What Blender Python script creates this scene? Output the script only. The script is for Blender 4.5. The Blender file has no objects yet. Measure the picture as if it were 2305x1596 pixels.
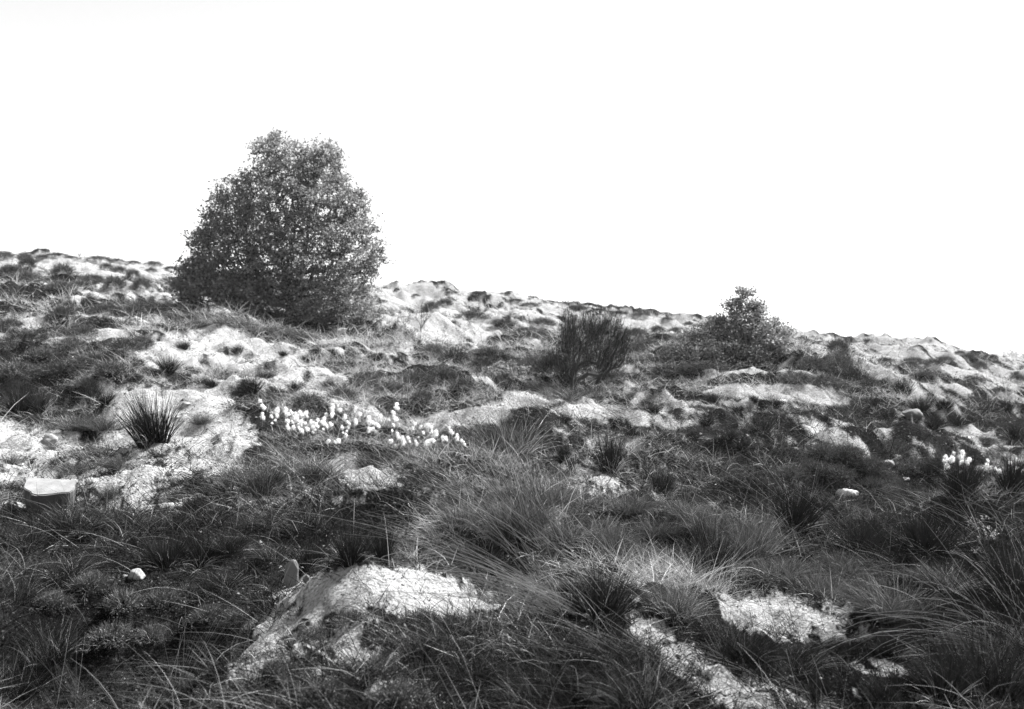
import bpy, math, random
import numpy as np
random.seed(7); rng = np.random.default_rng(7)
D = bpy.data; S = bpy.context.scene; COL = S.collection
# ------------------------------------------------------------------ camera, sky, sun, exposure
CAM_H, F, HV = 1.45, 950.0, 357.0            # eye height (m), focal length in pixels of a 1024 px frame, horizon row
cam = D.objects.new('camera', D.cameras.new('camera')); COL.objects.link(cam)
cam.location = (0, 0, CAM_H); cam.rotation_euler = (math.radians(90), 0, 0)
cam.data.sensor_width = 36; cam.data.lens = 36 * F / 1024; cam.data.shift_y = (HV - 354.5) / 1024
cam.data.clip_start = 0.05; cam.data.clip_end = 20000
S.camera = cam
cam.data.dof.use_dof = True; cam.data.dof.focus_distance = 7.8; cam.data.dof.aperture_fstop = 2.7
SUN_EL, SUN_AZ = math.radians(50), math.radians(64)   # azimuth clockwise from +Y (view direction) towards +X
w = D.worlds.new("World"); S.world = w; w.use_nodes = True
nt = w.node_tree; nt.nodes.clear()
sky = nt.nodes.new('ShaderNodeTexSky'); sky.sky_type = 'NISHITA'; sky.sun_disc = False
sky.sun_elevation = SUN_EL; sky.sun_rotation = SUN_AZ; sky.air_density = 1.0; sky.dust_density = 0.2
sp = nt.nodes.new('ShaderNodeSeparateColor')          # blue-sensitive plate: only the blue light counts
bg = nt.nodes.new('ShaderNodeBackground'); bg.inputs[1].default_value = 0.065
wo = nt.nodes.new('ShaderNodeOutputWorld')
gb = nt.nodes.new('ShaderNodeMath'); gb.operation = 'ADD'; hf = nt.nodes.new('ShaderNodeMath'); hf.operation = 'MULTIPLY'; hf.inputs[1].default_value = 0.5
nt.links.new(sky.outputs[0], sp.inputs[0]); nt.links.new(sp.outputs[2], gb.inputs[0]); nt.links.new(sp.outputs[1], gb.inputs[1])
nt.links.new(gb.outputs[0], hf.inputs[0]); nt.links.new(hf.outputs[0], bg.inputs[0]); nt.links.new(bg.outputs[0], wo.inputs[0])
sl = D.lights.new('sun', 'SUN'); sl.energy = 5.0; sl.angle = math.radians(0.5); sl.color = (1, 1, 1)
sun = D.objects.new('sun', sl); COL.objects.link(sun)
sun.rotation_euler = (math.radians(90) - SUN_EL, 0, -SUN_AZ + math.pi); sun.location = (0, 0, 30)
from mathutils import Vector
sd = Vector((math.sin(SUN_AZ) * math.cos(SUN_EL), math.cos(SUN_AZ) * math.cos(SUN_EL), math.sin(SUN_EL)))
sun.rotation_euler = sd.to_track_quat('Z', 'Y').to_euler()
S.view_settings.view_transform = 'Standard'; S.view_settings.look = 'None'
S.view_settings.exposure = 2.0; S.view_settings.gamma = 1
S.cycles.max_bounces = 6; S.cycles.diffuse_bounces = 3; S.cycles.glossy_bounces = 2
S.cycles.transmission_bounces = 3; S.cycles.volume_bounces = 0

# ------------------------------------------------------------------ noise and terrain height
def vnoise(x, y, seed=0):
    x = np.asarray(x, float); y = np.asarray(y, float)
    xi = np.floor(x).astype(np.int64); yi = np.floor(y).astype(np.int64)
    fx = x - xi; fy = y - yi; fx = fx * fx * (3 - 2 * fx); fy = fy * fy * (3 - 2 * fy)
    def h(a, b):
        n = (a * 374761393 + b * 668265263 + seed * 1274126177) & 0xffffffff
        n = ((n ^ (n >> 13)) * 1274126177) & 0xffffffff
        n = ((n ^ (n >> 16)) * 2246822519) & 0xffffffff
        return ((n ^ (n >> 15)) & 0xffff) / 65535.0
    return (h(xi, yi) * (1 - fx) + h(xi + 1, yi) * fx) * (1 - fy) + (h(xi, yi + 1) * (1 - fx) + h(xi + 1, yi + 1) * fx) * fy
def fbm(x, y, o=4, seed=0, g=0.5):
    s = 0; a = 1; t = 0
    for k in range(o):
        s = s + a * vnoise(x * 2 ** k + 17.3 * k, y * 2 ** k - 9.1 * k, seed + k); t += a; a *= g
    return np.clip(.5 + (s / t - .5) * 1.25, 0, 1)
def sstep(a, b, x):
    t = np.clip((x - a) / (b - a), 0, 1); return t * t * (3 - 2 * t)

# ground profile by bearing: bearing (as a column of the frame) -> distance (m), sight-line row of the ground there
PROF = {
 -250: [(4,715),(5,650),(6.5,580),(8,535),(10,490),(12,450),(14,415),(17,372),(20,340),(24,310),(28,286),(34,266),(40,254),(46,248)],
 0: [(4,715),(5,650),(6.5,580),(8,535),(10,490),(12,450),(14,415),(17,375),(20,345),(24,315),(28,292),(34,272),(40,261),(46,255)],
 100: [(4,715),(5,655),(6.5,580),(8,535),(10,480),(12,435),(14,402),(17,365),(20,338),(24,312),(28,294),(34,276),(40,265),(46,258)],
 165: [(4,715),(5,650),(6.5,585),(8,540),(10,478),(12,435),(14,388),(15.5,378),(18,362),(21,335),(24,312),(28,298),(34,284),(40,274),(46,267)],
 250: [(4,705),(5,640),(6.5,580),(8,535),(10,478),(12,432),(14,405),(17,372),(20,345),(24,316),(28,312),(34,297),(40,285),(46,275)],
 320: [(4,700),(5,635),(6.2,580),(8,530),(10,478),(12,440),(14,412),(17,378),(20,352),(23,334),(26,332),(30,322),(36,300),(41,288),(46,280)],
 400: [(4,705),(5,640),(6,590),(7,568),(8.5,525),(10,480),(12,445),(14,420),(17,385),(20,362),(24,338),(28,325),(34,307),(40,292),(46,285)],
 512: [(4,720),(5,655),(6,600),(7,565),(8.5,525),(10,485),(12,450),(14,418),(17,393),(20,372),(24,350),(28,335),(34,318),(40,303),(46,294)],
 620: [(4,725),(5,655),(6,605),(7,570),(8.5,530),(10,490),(12,455),(14,422),(17,390),(20,370),(24,352),(28,340),(34,328),(40,318),(46,311)],
 720: [(4,725),(5,655),(6,615),(7,580),(8.5,540),(10,498),(12,462),(14,428),(16,400),(18,388),(21,368),(25,352),(30,340),(36,328),(46,320)],
 790: [(4,725),(5,660),(6,620),(7,585),(8.5,545),(10,505),(12,468),(14,432),(16,400),(17,388),(19,380),(21,354),(24,347),(30,343),(36,337),(46,330)],
 860: [(4,725),(5,665),(6,625),(7,590),(8.5,550),(10,512),(12,478),(14,448),(16,420),(18,402),(21,374),(25,360),(30,353),(36,347),(46,342)],
 920: [(4,725),(5,665),(6,625),(7,590),(8.5,550),(10,515),(12,482),(14,455),(16,430),(18,412),(21,390),(25,372),(30,359),(36,348),(46,340)],
 970: [(4,725),(5,665),(6,625),(7,590),(8.5,550),(10,517),(12,485),(14,460),(17,430),(20,408),(24,388),(28,375),(34,364),(40,356),(46,350)],
 1024:[(4,725),(5,665),(6,625),(7,590),(8.5,550),(10,518),(12,488),(14,462),(17,435),(20,413),(24,395),(28,384),(34,375),(40,369),(46,365)],
 1300:[(4,725),(5,665),(6,625),(7,590),(8.5,550),(10,518),(12,488),(14,462),(17,437),(20,420),(24,405),(28,395),(34,386),(40,381),(46,378)],
}
US = np.array(sorted(PROF)); LU = np.linspace(-250, 1300, 400)
LD = np.linspace(math.log(0.4), math.log(6000), 600)
tab = np.zeros((len(US), len(LD)))
for i, u in enumerate(US):
    pr = PROF[u]
    d = [0.4, 2.5] + [a for a, b in pr]
    z = [0.0, 0.0] + [CAM_H + a * (HV - b) / F for a, b in pr]
    zr = z[-1]
    d += [52, 60, 75, 100, 160, 6000]; z += [zr - .25, zr - 1.0, zr * .5 - .6, zr * .12 - .6, -0.8, -1.0]
    tab[i] = np.interp(LD, np.log(d), z)
T = np.zeros((len(LU), len(LD)))
for j in range(len(LD)): T[:, j] = np.interp(LU, US, tab[:, j])
def blur(A, k, ax):
    for _ in range(3):
        P_ = np.pad(A, [(k, k) if a == ax else (0, 0) for a in range(2)], 'edge')
        c = np.cumsum(P_, axis=ax); c = np.concatenate([np.zeros_like(np.take(c, [0], ax)), c], ax)
        n = A.shape[ax]; A = (np.take(c, range(2*k+1, 2*k+1+n), ax) - np.take(c, range(0, n), ax)) / (2*k+1)
    return A
T = blur(blur(T, 6, 0), 3, 1)
# hand placed humps and hollows: column, distance, half width across (m), half depth (m), height (m)
HUMPS = [(320, 23.5, 1.5, 1.6, -.45), (115, 5.6, .8, .8, -.75), (50, 4.5, .7, .6, -.30), (215, 5.2, .3, .6, .12), (180, 7.4, .8, .4, .08), (30, 7.2, .8, .5, -.08), (330, 5.5, .55, .55, .16), (395, 6.3, .7, .4, .07), (250, 4.5, .35, .5, .08),
 (600, 5.0, .42, .5, .16), (690, 5.6, .25, .35, .12), (770, 4.7, .4, .35, .10), (560, 7.3, .6, .4, .10), (500, 9.2, 1.0, .7, .16), (380, 8.9, .35, .3, .06),
 (720, 8.2, .5, .5, .16), (900, 7.0, .7, .6, -.14), (870, 6.0, .5, .4, .08), (980, 6.2, .5, .6, .16), (840, 12.6, .75, .55, .44), (815, 10.9, .9, .6, -.24),
 (780, 16.2, 1.4, .45, .16), (740, 12.5, .5, .4, .2), (690, 11.8, .6, .4, .2), (165, 13.3, 1.0, .5, .08), (245, 12.5, .35, .5, .12), (215, 14.3, .7, .5, -.14),
 (620, 13.5, 1.2, .4, .12), (520, 14.0, 1.0, .4, .12), (570, 11.4, .6, .4, .12), (610, 9.9, .5, .4, .12), (60, 16.0, 2.0, .8, .28), (150, 19.5, 1.4, .9, .22), (90, 21.5, 1.5, .8, .28),
 (360, 18.5, .9, .7, .16), (450, 17.5, 1.1, .6, .22), (400, 31, 2.6, 1.6, .25), (470, 38, 3.0, 1.8, .45), (440, 27.5, 2.0, 1.0, .25), (830, 20.5, 1.0, .8, .22),
 (905, 17.5, .9, .7, .25), (950, 19.5, .9, .8, .3), (905, 42, 2.0, 2.0, .08), (20, 28, 2.2, 1.6, .12), (950, 26, 1.6, 1.2, .25), (930, 14.0, .6, .5, .26), (980, 12.0, .6, .5, .15)]
HX = [((u - 512) / F * d, d, a, b, h) for u, d, a, b, h in HUMPS]
def H(x, y):
    x = np.asarray(x, float); y = np.asarray(y, float)
    a = np.arctan2(x, y); r = np.hypot(x, y)
    ac = np.clip(a, -0.68, 0.68)
    dd = np.maximum(r * np.cos(ac), 0.41); u = 512 + F * np.tan(ac)
    def look(u):
        fu = np.clip((u - LU[0]) / (LU[1] - LU[0]), 0, len(LU) - 1.001); fd = np.clip((np.log(dd) - LD[0]) / (LD[1] - LD[0]), 0, len(LD) - 1.001)
        i = fu.astype(int); j = fd.astype(int); p = fu - i; q = fd - j
        return (T[i, j]*(1-p) + T[i+1, j]*p)*(1-q) + (T[i, j+1]*(1-p) + T[i+1, j+1]*p)*q
    z = look(u)
    wb = sstep(0.9, 2.7, np.abs(a)); z = z * (1 - wb) + wb * 0.5 * (look(0 * u - 250) + look(0 * u + 1300))
    for hx, hy, sa, sb, hh in HX:
        z = z + 1.25 * hh * np.exp(-((x - hx) / sa) ** 2 - ((y - hy) / sb) ** 2)
    near = sstep(1.5, 4.0, r); far = 1 - sstep(60, 160, r)
    rg = 1 - np.abs(2 * fbm(x / 1.7 + 3, y / 1.2, 3, 131) - 1)
    z = z + near * far * (.20 * (1 + .3 * sstep(10, 25, r)) * (rg ** 2 - .6) + 0.40 * (fbm(x / 1.3, y / 1.3, 3, 11) - .5)
        + sstep(9, 30, r) * 0.85 * (fbm(x / 3.1, y / 2.6, 4, 23) - .5)
        + 0.23 * (fbm(x / .42, y / .42, 3, 31) - .5) + 0.035 * (fbm(x / .09, y / .09, 2, 41) - .5) * (1 - sstep(14, 25, r)))
    return z
YS = np.exp(np.linspace(math.log(2.6), math.log(52), 1500))
def PX(u, v):      # frame position (2304 px wide overview) -> point on the ground, metres per overview pixel there
    u = u / 2.25; v = v / 2.25
    x = (u - 512) / F * YS; z = H(x, YS); vt = HV - F * (z - CAM_H) / YS
    hit = np.nonzero(vt <= v)[0]
    k = hit[0] if len(hit) else int(np.argmin(vt))
    return np.array([x[k], YS[k], z[k]]), YS[k] / F / 2.25

# bare sand patches: overview column, row, half width, half height, tilt (deg, clockwise), strength
SAND = [(400,895,120,38,0,1),(330,965,120,60,0,1),(500,1000,80,65,0,1),(430,1052,160,34,0,.9),(60,1010,150,60,0,.85),(170,1062,230,34,0,.8),(290,885,70,28,0,.9),(40,1070,90,30,0,.5),
 (560,1120,100,40,10,.35),(620,1160,90,30,0,.4),(300,1115,160,30,0,.35),(90,1130,150,20,0,.35),
 (410,785,120,48,-10,1),(560,805,170,50,12,1),(700,850,130,46,25,.68),(820,880,80,60,40,.5),(420,850,110,40,0,.5),(250,710,120,20,0,.45),(790,780,80,18,8,.7),(60,728,70,26,0,.55),(180,735,90,26,0,.5),(30,760,60,16,0,.5),(330,715,60,14,0,.4),(890,830,60,60,45,.4),(480,850,130,26,10,.5),
 (200,595,250,26,3,1.2),(90,605,120,22,0,.8),(340,625,90,30,8,.8),(270,650,120,26,0,.75),(360,655,60,24,0,.55),(120,640,90,14,0,.5),
 (930,660,110,26,8,.95),(960,700,120,40,8,.95),(1010,742,120,34,8,.95),(890,735,50,28,0,.8),(1120,680,130,28,8,1),(1260,704,110,20,8,.9),(1180,722,90,14,8,.75),(1430,722,130,18,6,.9),(1560,735,90,20,5,.85),
 (1850,768,60,24,5,.9),(1830,750,60,20,0,.8),(2050,790,150,38,6,.95),(2180,832,110,26,10,.75),(2260,850,60,34,0,.7),(1960,775,60,18,0,.9),(1185,768,46,8,0,.9),(1490,745,60,10,0,.7),(2290,810,50,14,0,.9),
 (1690,828,120,18,-8,.62),(1900,830,110,14,15,.4),(2040,866,110,20,35,.78),(2140,905,80,14,35,.6),(1790,810,80,14,0,.5),(1410,830,30,10,0,.9),(2200,880,100,16,15,.5),
 (1740,882,160,17,2,1),(1850,895,100,16,8,.95),(1640,880,70,10,0,.6),(1200,900,70,20,0,.95),(1035,942,120,15,-3,1.2),(1090,925,90,14,-10,1),(1350,925,120,15,3,1),(1490,945,110,18,5,.85),(1450,890,60,22,0,.5),
 (830,1068,72,38,18,1.3),(860,1095,40,14,20,.8),(780,1125,50,10,0,.6),(1870,975,90,22,25,.8),(1930,1010,50,14,40,.6),(2190,972,66,20,5,.72),(2230,990,40,16,0,.6),(1660,1020,90,24,22,.45),(1540,950,90,14,0,.5),(2080,1000,60,10,20,.4),
 (1350,1077,60,11,20,.85),(1430,1055,28,12,0,.75),(1340,1100,90,14,0,.3),
 (870,1325,180,46,3,1.3),(720,1345,90,54,-10,1.2),(950,1370,100,26,5,1.2),(930,1278,30,10,0,.8),(1060,1350,60,26,0,.6),(620,1430,120,60,-28,.8),(560,1520,120,80,-40,.78),(780,1450,190,80,0,.7),(720,1550,200,60,0,.74),(480,1580,90,34,0,.55),(950,1560,90,40,0,.35),
 (1470,1430,70,32,35,1.2),(1560,1500,120,38,28,1.25),(1700,1570,150,42,15,1.3),(1740,1385,140,46,14,1.3),(1670,1345,56,20,0,.9),(1900,1365,56,16,0,.7),(1880,1415,80,28,5,1.1),(1960,1500,90,18,10,.45),(1420,1380,30,40,20,.6),(1990,1560,120,20,5,.45),(1500,1310,120,20,10,.3),
 (340,1590,90,20,-10,.33),(300,1290,26,16,0,.6),(1130,1130,60,10,0,.3)]
DARK = [(1200,1560,500,100,0,.85),(1380,1400,180,70,0,.8),(1900,1560,420,110,0,.75),(210,1440,300,170,0,1),(2150,1400,220,160,0,.75),(2100,1180,260,120,0,.5),(420,1240,170,50,0,.7),(800,1230,150,50,0,.7),(1650,1460,120,60,0,.8),(150,1420,260,130,0,.75),(250,1350,160,60,0,.6),(1300,1520,240,80,0,.55),(1880,1100,260,90,0,.5),(2050,1050,200,60,0,.4),(1880,1040,120,30,0,.6),(120,800,170,60,0,.3),(2150,1250,220,100,0,.4),(1650,1470,110,60,0,.5),(560,905,40,30,0,.6)]  # dark heather, plus shade of the hollow and foreground painted into plant tone
def project(x, y, z):
    y = np.maximum(y, .3); return (512 + F * x / y) * 2.25, (HV - F * (z - CAM_H) / y) * 2.25
def ellmask(U, V, L):
    m = np.zeros_like(U)
    for cx, cy, rx, ry, an, st in L:
        c, s = math.cos(math.radians(an)), math.sin(math.radians(an))
        du, dv = U - cx, V - cy
        r = np.sqrt(((du * c + dv * s) / rx) ** 2 + ((-du * s + dv * c) / ry) ** 2)
        m = np.maximum(m, st * (1 - sstep(.55, 1.45, r)))
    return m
def sandiness(x, y, z):
    U, V = project(x, y, z)
    m = ellmask(U, V, SAND)
    out = np.maximum(sstep(-30, -150, U), sstep(2334, 2460, U)); out = np.maximum(out, (V > 1640) * 1.0); out = np.maximum(out, (y < 3) * 1.0)
    free = sstep(.42, .66, fbm(x / 2.2, y / 1.6, 3, 77)) * .9
    m = m * 1.0 * (1 - out) + free * out
    nn = 1 - sstep(7, 16, y); ff = sstep(7, 16, y)
    n = nn * (fbm(x / .40, y / .5, 4, 51, .7) - .5) + ff * (fbm(x / 1.1, y / 1.5, 4, 52, .72) - .5)
    n2 = nn * (fbm(x / .07, y / .10, 3, 57, .7) - .5) + .6 * ff * (fbm(x / .22, y / .40, 3, 58, .75) - .5)
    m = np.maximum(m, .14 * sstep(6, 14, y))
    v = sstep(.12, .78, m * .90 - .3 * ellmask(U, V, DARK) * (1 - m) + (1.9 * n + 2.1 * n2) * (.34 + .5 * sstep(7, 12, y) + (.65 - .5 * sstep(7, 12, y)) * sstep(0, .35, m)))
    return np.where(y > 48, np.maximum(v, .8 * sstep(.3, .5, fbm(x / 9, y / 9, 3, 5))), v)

# ------------------------------------------------------------------ mesh and tagging helpers
def tag(o, label=None, cat=None, group=None, kind=None):
    if label: o['label'] = label
    if cat: o['category'] = cat
    if group: o['group'] = group
    if kind: o['kind'] = kind
    return o
def mesh_np(name, V, Fc, tone=None, mat=None, smooth=False, attr='tone'):
    me = D.meshes.new(name); V = np.ascontiguousarray(V, np.float32); Fc = np.ascontiguousarray(Fc, np.int32)
    n, k = Fc.shape
    me.vertices.add(len(V)); me.vertices.foreach_set('co', V.ravel())
    me.loops.add(n * k); me.loops.foreach_set('vertex_index', Fc.ravel())
    me.polygons.add(n); me.polygons.foreach_set('loop_start', np.arange(0, n * k, k, dtype=np.int32))
    me.polygons.foreach_set('loop_total', np.full(n, k, np.int32))
    me.polygons.foreach_set('use_smooth', np.full(n, smooth))
    if tone is not None:
        a = me.attributes.new(attr, 'FLOAT', 'POINT'); a.data.foreach_set('value', np.ascontiguousarray(tone, np.float32))
    if mat: me.materials.append(mat)
    me.update(calc_edges=True); return me
def link(name, me, parent=None):
    o = D.objects.new(name, me); COL.objects.link(o)
    if parent: o.parent = parent
    return o
def norm(a): return a / np.maximum(np.linalg.norm(a, axis=-1, keepdims=True), 1e-9)
def blades(base, dirn, length, width, bend, tone, segs=3, tip=.12, droop=None):
    """Tapering flat blades; bend = sideways/downwards curl as a share of the length."""
    N = len(base); t = np.linspace(0, 1, segs + 1)
    dirn = norm(dirn); side = norm(np.cross(dirn, norm(rng.normal(size=(N, 3)))))
    hz = dirn.copy(); hz[:, 2] = 0; hz = norm(hz + rng.normal(size=(N, 3)) * [.25, .25, 0])
    out = np.zeros((N, segs + 1, 2, 3)); L = length[:, None]
    for i, s in enumerate(t):
        c = base + dirn * L * s + (hz * .8 + np.array([0, 0, -.75])) * (bend * length)[:, None] * s * s
        wd = (width * (1 - (1 - tip) * s ** 1.5))[:, None] * .5
        out[:, i, 0] = c - side * wd; out[:, i, 1] = c + side * wd
    idx = np.arange(N)[:, None] * (2 * (segs + 1))
    q = np.concatenate([idx + np.array([[2*i, 2*i+1, 2*i+3, 2*i+2]]) for i in range(segs)], 0)
    return out.reshape(-1, 3), q, np.repeat(tone, 2 * (segs + 1))
class Bag:
    def __init__(s): s.V = []; s.F = []; s.T = []; s.n = 0
    def add(s, V, Fc, T_):
        s.V.append(V); s.F.append(Fc + s.n); s.T.append(T_); s.n += len(V)
    def mesh(s, name, mat, smooth=False): return mesh_np(name, np.concatenate(s.V), np.concatenate(s.F), np.concatenate(s.T), mat, smooth)
def tube(bag, pts, rads, tone, sides=5):
    pts = np.asarray(pts, float); n = len(pts)
    tg = norm(np.gradient(pts, axis=0)); up = np.array([0.31, 0.17, .93]); a = norm(np.cross(tg, up) + 1e-6); b = np.cross(tg, a)
    an = np.linspace(0, 2 * math.pi, sides, endpoint=False)
    V = pts[:, None] + (a[:, None] * np.cos(an)[None, :, None] + b[:, None] * np.sin(an)[None, :, None]) * np.asarray(rads)[:, None, None]
    q = [[i*sides+j, i*sides+(j+1) % sides, (i+1)*sides+(j+1) % sides, (i+1)*sides+j] for i in range(n-1) for j in range(sides)]
    bag.add(V.reshape(-1, 3), np.array(q), np.full(n * sides, tone))

# ------------------------------------------------------------------ materials
def mat_new(name):
    m = D.materials.new(name); m.use_nodes = True; t = m.node_tree; t.nodes.clear()
    return m, t, t.nodes.new('ShaderNodeOutputMaterial')
def leaf_mat(name, val, trans=.25, rough=.55, spec=.3, obj_var=.35):
    m, t, o = mat_new(name); N = t.nodes.new
    at = N('ShaderNodeAttribute'); at.attribute_name = 'tone'
    oi = N('ShaderNodeObjectInfo'); r = N('ShaderNodeMapRange'); r.inputs[3].default_value = 1 - obj_var; r.inputs[4].default_value = 1 + obj_var
    t.links.new(oi.outputs['Random'], r.inputs[0])
    m1 = N('ShaderNodeMath'); m1.operation = 'MULTIPLY'; m1.inputs[1].default_value = val; t.links.new(at.outputs['Fac'], m1.inputs[0])
    m2 = N('ShaderNodeMath'); m2.operation = 'MULTIPLY'; t.links.new(m1.outputs[0], m2.inputs[0]); t.links.new(r.outputs[0], m2.inputs[1])
    if spec > .12: p = N('ShaderNodeBsdfPrincipled'); p.inputs['Roughness'].default_value = rough; p.inputs['Specular IOR Level'].default_value = spec
    else: p = N('ShaderNodeBsdfDiffuse')            # matt leaves
    tr = N('ShaderNodeBsdfTranslucent'); mx = N('ShaderNodeMixShader'); mx.inputs[0].default_value = trans
    t.links.new(m2.outputs[0], p.inputs[0]); t.links.new(m2.outputs[0], tr.inputs['Color'])
    t.links.new(p.outputs[0], mx.inputs[1]); t.links.new(tr.outputs[0], mx.inputs[2]); t.links.new(mx.outputs[0], o.inputs[0])
    return m
M_GRASS = leaf_mat('grass_blade', .054, .25, .7, .08)
M_RUSH = leaf_mat('rush_blade', .019, .12, .6, .10)
M_DRY = leaf_mat('dry_straw', .30, .2, .6, .15)
M_HEATH = leaf_mat('heather_twig', .030, .1, .8, .06)
M_HEATH_UP = leaf_mat('dry_heather_twig', .066, .1, .8, .06)
M_LEAF = leaf_mat('tree_leaf', .16, .45, .6, .25, .0)
M_SHRUB = leaf_mat('shrub_leaf', .085, .3, .7, .15, 0)
M_BROOM = leaf_mat('broom_twig', .03, .05, .6, .1, 0)
M_WOOD = leaf_mat('bark', .05, 0, .85, .2, .1)
M_COTTON = leaf_mat('cotton_tuft', .97, .55, .95, .05, .02)
M_LITTER = leaf_mat('dead_leaf', .15, .1, .8, .1, 0)
def ground_mat():
    m, t, o = mat_new('sandy_heath_soil'); N = t.nodes.new; L = t.links.new
    at = N('ShaderNodeAttribute'); at.attribute_name = 'sand'
    tc = N('ShaderNodeTexCoord')
    def noise(sc, det=6, ro=.65):
        n = N('ShaderNodeTexNoise'); n.inputs['Scale'].default_value = sc; n.inputs['Detail'].default_value = det; n.inputs['Roughness'].default_value = ro
        L(tc.outputs['Object'], n.inputs['Vector']); return n.outputs['Fac']
    def mr(src, a, b, c, d):
        r = N('ShaderNodeMapRange'); r.inputs[1].default_value = a; r.inputs[2].default_value = b; r.inputs[3].default_value = c; r.inputs[4].default_value = d; L(src, r.inputs[0]); return r.outputs[0]
    def op(k, a, b):
        n = N('ShaderNodeMath'); n.operation = k
        for i, s in enumerate((a, b)):
            if isinstance(s, (int, float)): n.inputs[i].default_value = s
            else: L(s, n.inputs[i])
        return n.outputs[0]
    n1, n2, n3 = noise(9), noise(42, 5, .7), noise(2.2, 5, .6)
    sandc = op('MULTIPLY', mr(n1, .3, .7, .25, .40), mr(n2, .28, .56, .35, 1.05))       # pale sand with crumbs of humus
    soil = op('MULTIPLY', mr(n3, .35, .65, .005, .018), mr(n2, .35, .72, .45, 2.2))
    f = mr(op('ADD', at.outputs['Fac'], mr(n2, .3, .7, -.34, .34)), .16, .98, 0, 1)
    mx = N('ShaderNodeMix'); mx.data_type = 'FLOAT'; L(f, mx.inputs[0]); L(soil, mx.inputs[2]); L(sandc, mx.inputs[3])
    p = N('ShaderNodeBsdfDiffuse'); p.inputs['Roughness'].default_value = .5
    L(mx.outputs[0], p.inputs[0])
    b = N('ShaderNodeBump'); b.inputs['Strength'].default_value = .9; b.inputs['Distance'].default_value = .045; L(op('ADD', n1, op('MULTIPLY', n2, .6)), b.inputs['Height'])
    L(b.outputs[0], p.inputs['Normal']); L(p.outputs[0], o.inputs[0]); return m
M_GROUND = ground_mat()
def stone_mat(name, val, lo=.75):
    m, t, o = mat_new(name); N = t.nodes.new; L = t.links.new
    tc = N('ShaderNodeTexCoord'); n = N('ShaderNodeTexNoise'); n.inputs['Scale'].default_value = 7; n.inputs['Detail'].default_value = 8; n.inputs['Roughness'].default_value = .7
    L(tc.outputs['Object'], n.inputs['Vector'])
    r = N('ShaderNodeMapRange'); r.inputs[1].default_value = .3; r.inputs[2].default_value = .7; r.inputs[3].default_value = val * lo; r.inputs[4].default_value = val * 1.15; L(n.outputs['Fac'], r.inputs[0])
    p = N('ShaderNodeBsdfPrincipled'); p.inputs['Roughness'].default_value = .85; L(r.outputs[0], p.inputs['Base Color'])
    b = N('ShaderNodeBump'); b.inputs['Strength'].default_value = .5; b.inputs['Distance'].default_value = .02; L(n.outputs['Fac'], b.inputs['Height']); L(b.outputs[0], p.inputs['Normal'])
    L(p.outputs[0], o.inputs[0]); return m
M_STONE_W = stone_mat('white_quartz', .42); M_STONE = stone_mat('grey_stone', .09); M_STONE_L = stone_mat('pale_stone', .2)

# ------------------------------------------------------------------ the ground: one sheet to the horizon
aa = np.concatenate([np.linspace(-math.pi, -.75, 50, endpoint=False), np.linspace(-.75, -.53, 70, endpoint=False), np.linspace(-.53, .53, 760, endpoint=False),
                     np.linspace(.53, .75, 70, endpoint=False), np.linspace(.75, math.pi, 51)])
rr = np.concatenate([np.exp(np.linspace(math.log(.4), math.log(3), 30, endpoint=False)), np.exp(np.linspace(math.log(3), math.log(56), 620, endpoint=False)), np.exp(np.linspace(math.log(56), math.log(6000), 50))])
R_, A_ = np.meshgrid(rr, aa, indexing='ij')
gx, gy = R_ * np.sin(A_), R_ * np.cos(A_); gz = H(gx, gy)
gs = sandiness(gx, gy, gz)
nr, na = R_.shape
ii = np.arange(nr - 1)[:, None] * na + np.arange(na - 1)[None]
gf = np.stack([ii, ii + 1, ii + na + 1, ii + na], -1).reshape(-1, 4)
gv = np.stack([gx, gy, gz], -1).reshape(-1, 3)
# a small fan closes the hole at the photographer's feet
gv = np.concatenate([gv, [[0, 0, 0]]]); c0 = len(gv) - 1
gf = np.concatenate([gf, np.stack([np.full(na - 1, c0), np.arange(na - 1) + 1, np.arange(na - 1), np.arange(na - 1)], -1)])[:, :]
quads, fan = gf[:-(na - 1)], gf[-(na - 1):, :3]
me = mesh_np('ground', gv, quads[:, ::-1], np.concatenate([gs.ravel(), [0]]), M_GROUND, True, 'sand')
ground = link('ground', me); tag(ground, kind='structure', label='sandy heath ground rising to a bare ridge')

# ------------------------------------------------------------------ ground cover (uncountable)
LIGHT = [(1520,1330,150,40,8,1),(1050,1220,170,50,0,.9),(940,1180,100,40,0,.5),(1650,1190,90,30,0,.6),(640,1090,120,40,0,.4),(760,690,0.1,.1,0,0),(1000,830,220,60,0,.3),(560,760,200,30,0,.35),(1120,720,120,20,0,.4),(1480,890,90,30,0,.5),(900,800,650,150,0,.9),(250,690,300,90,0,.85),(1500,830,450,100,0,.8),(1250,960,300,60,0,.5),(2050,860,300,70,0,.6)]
def scatter(n, rmin, rmax, amax=.66, p=1.0):
    a = rng.uniform(-amax, amax, n); q = rng.uniform(0, 1, n)
    r = rmin * (rmax / rmin) ** (q ** p)
    x, y = r * np.sin(a), r * np.cos(a)
    return x, y, H(x, y)
def cover(n, rmin, rmax, keep_sand, thr=.0):
    x, y, z = scatter(n, rmin, rmax); s = sandiness(x, y, z)
    patch = sstep(.32, .62, .5 * fbm(x / .5, y / .5, 3, 91) + .5 * fbm(x / 1.6, y / 1.6, 2, 93))
    k = rng.uniform(size=n) < (1 - s * (1 - keep_sand)) * (.18 + .82 * patch)
    x, y, z = x[k], y[k], z[k]; U, V = project(x, y, z)
    return x, y, z, ellmask(U, V, DARK), ellmask(U, V, LIGHT)
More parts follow.
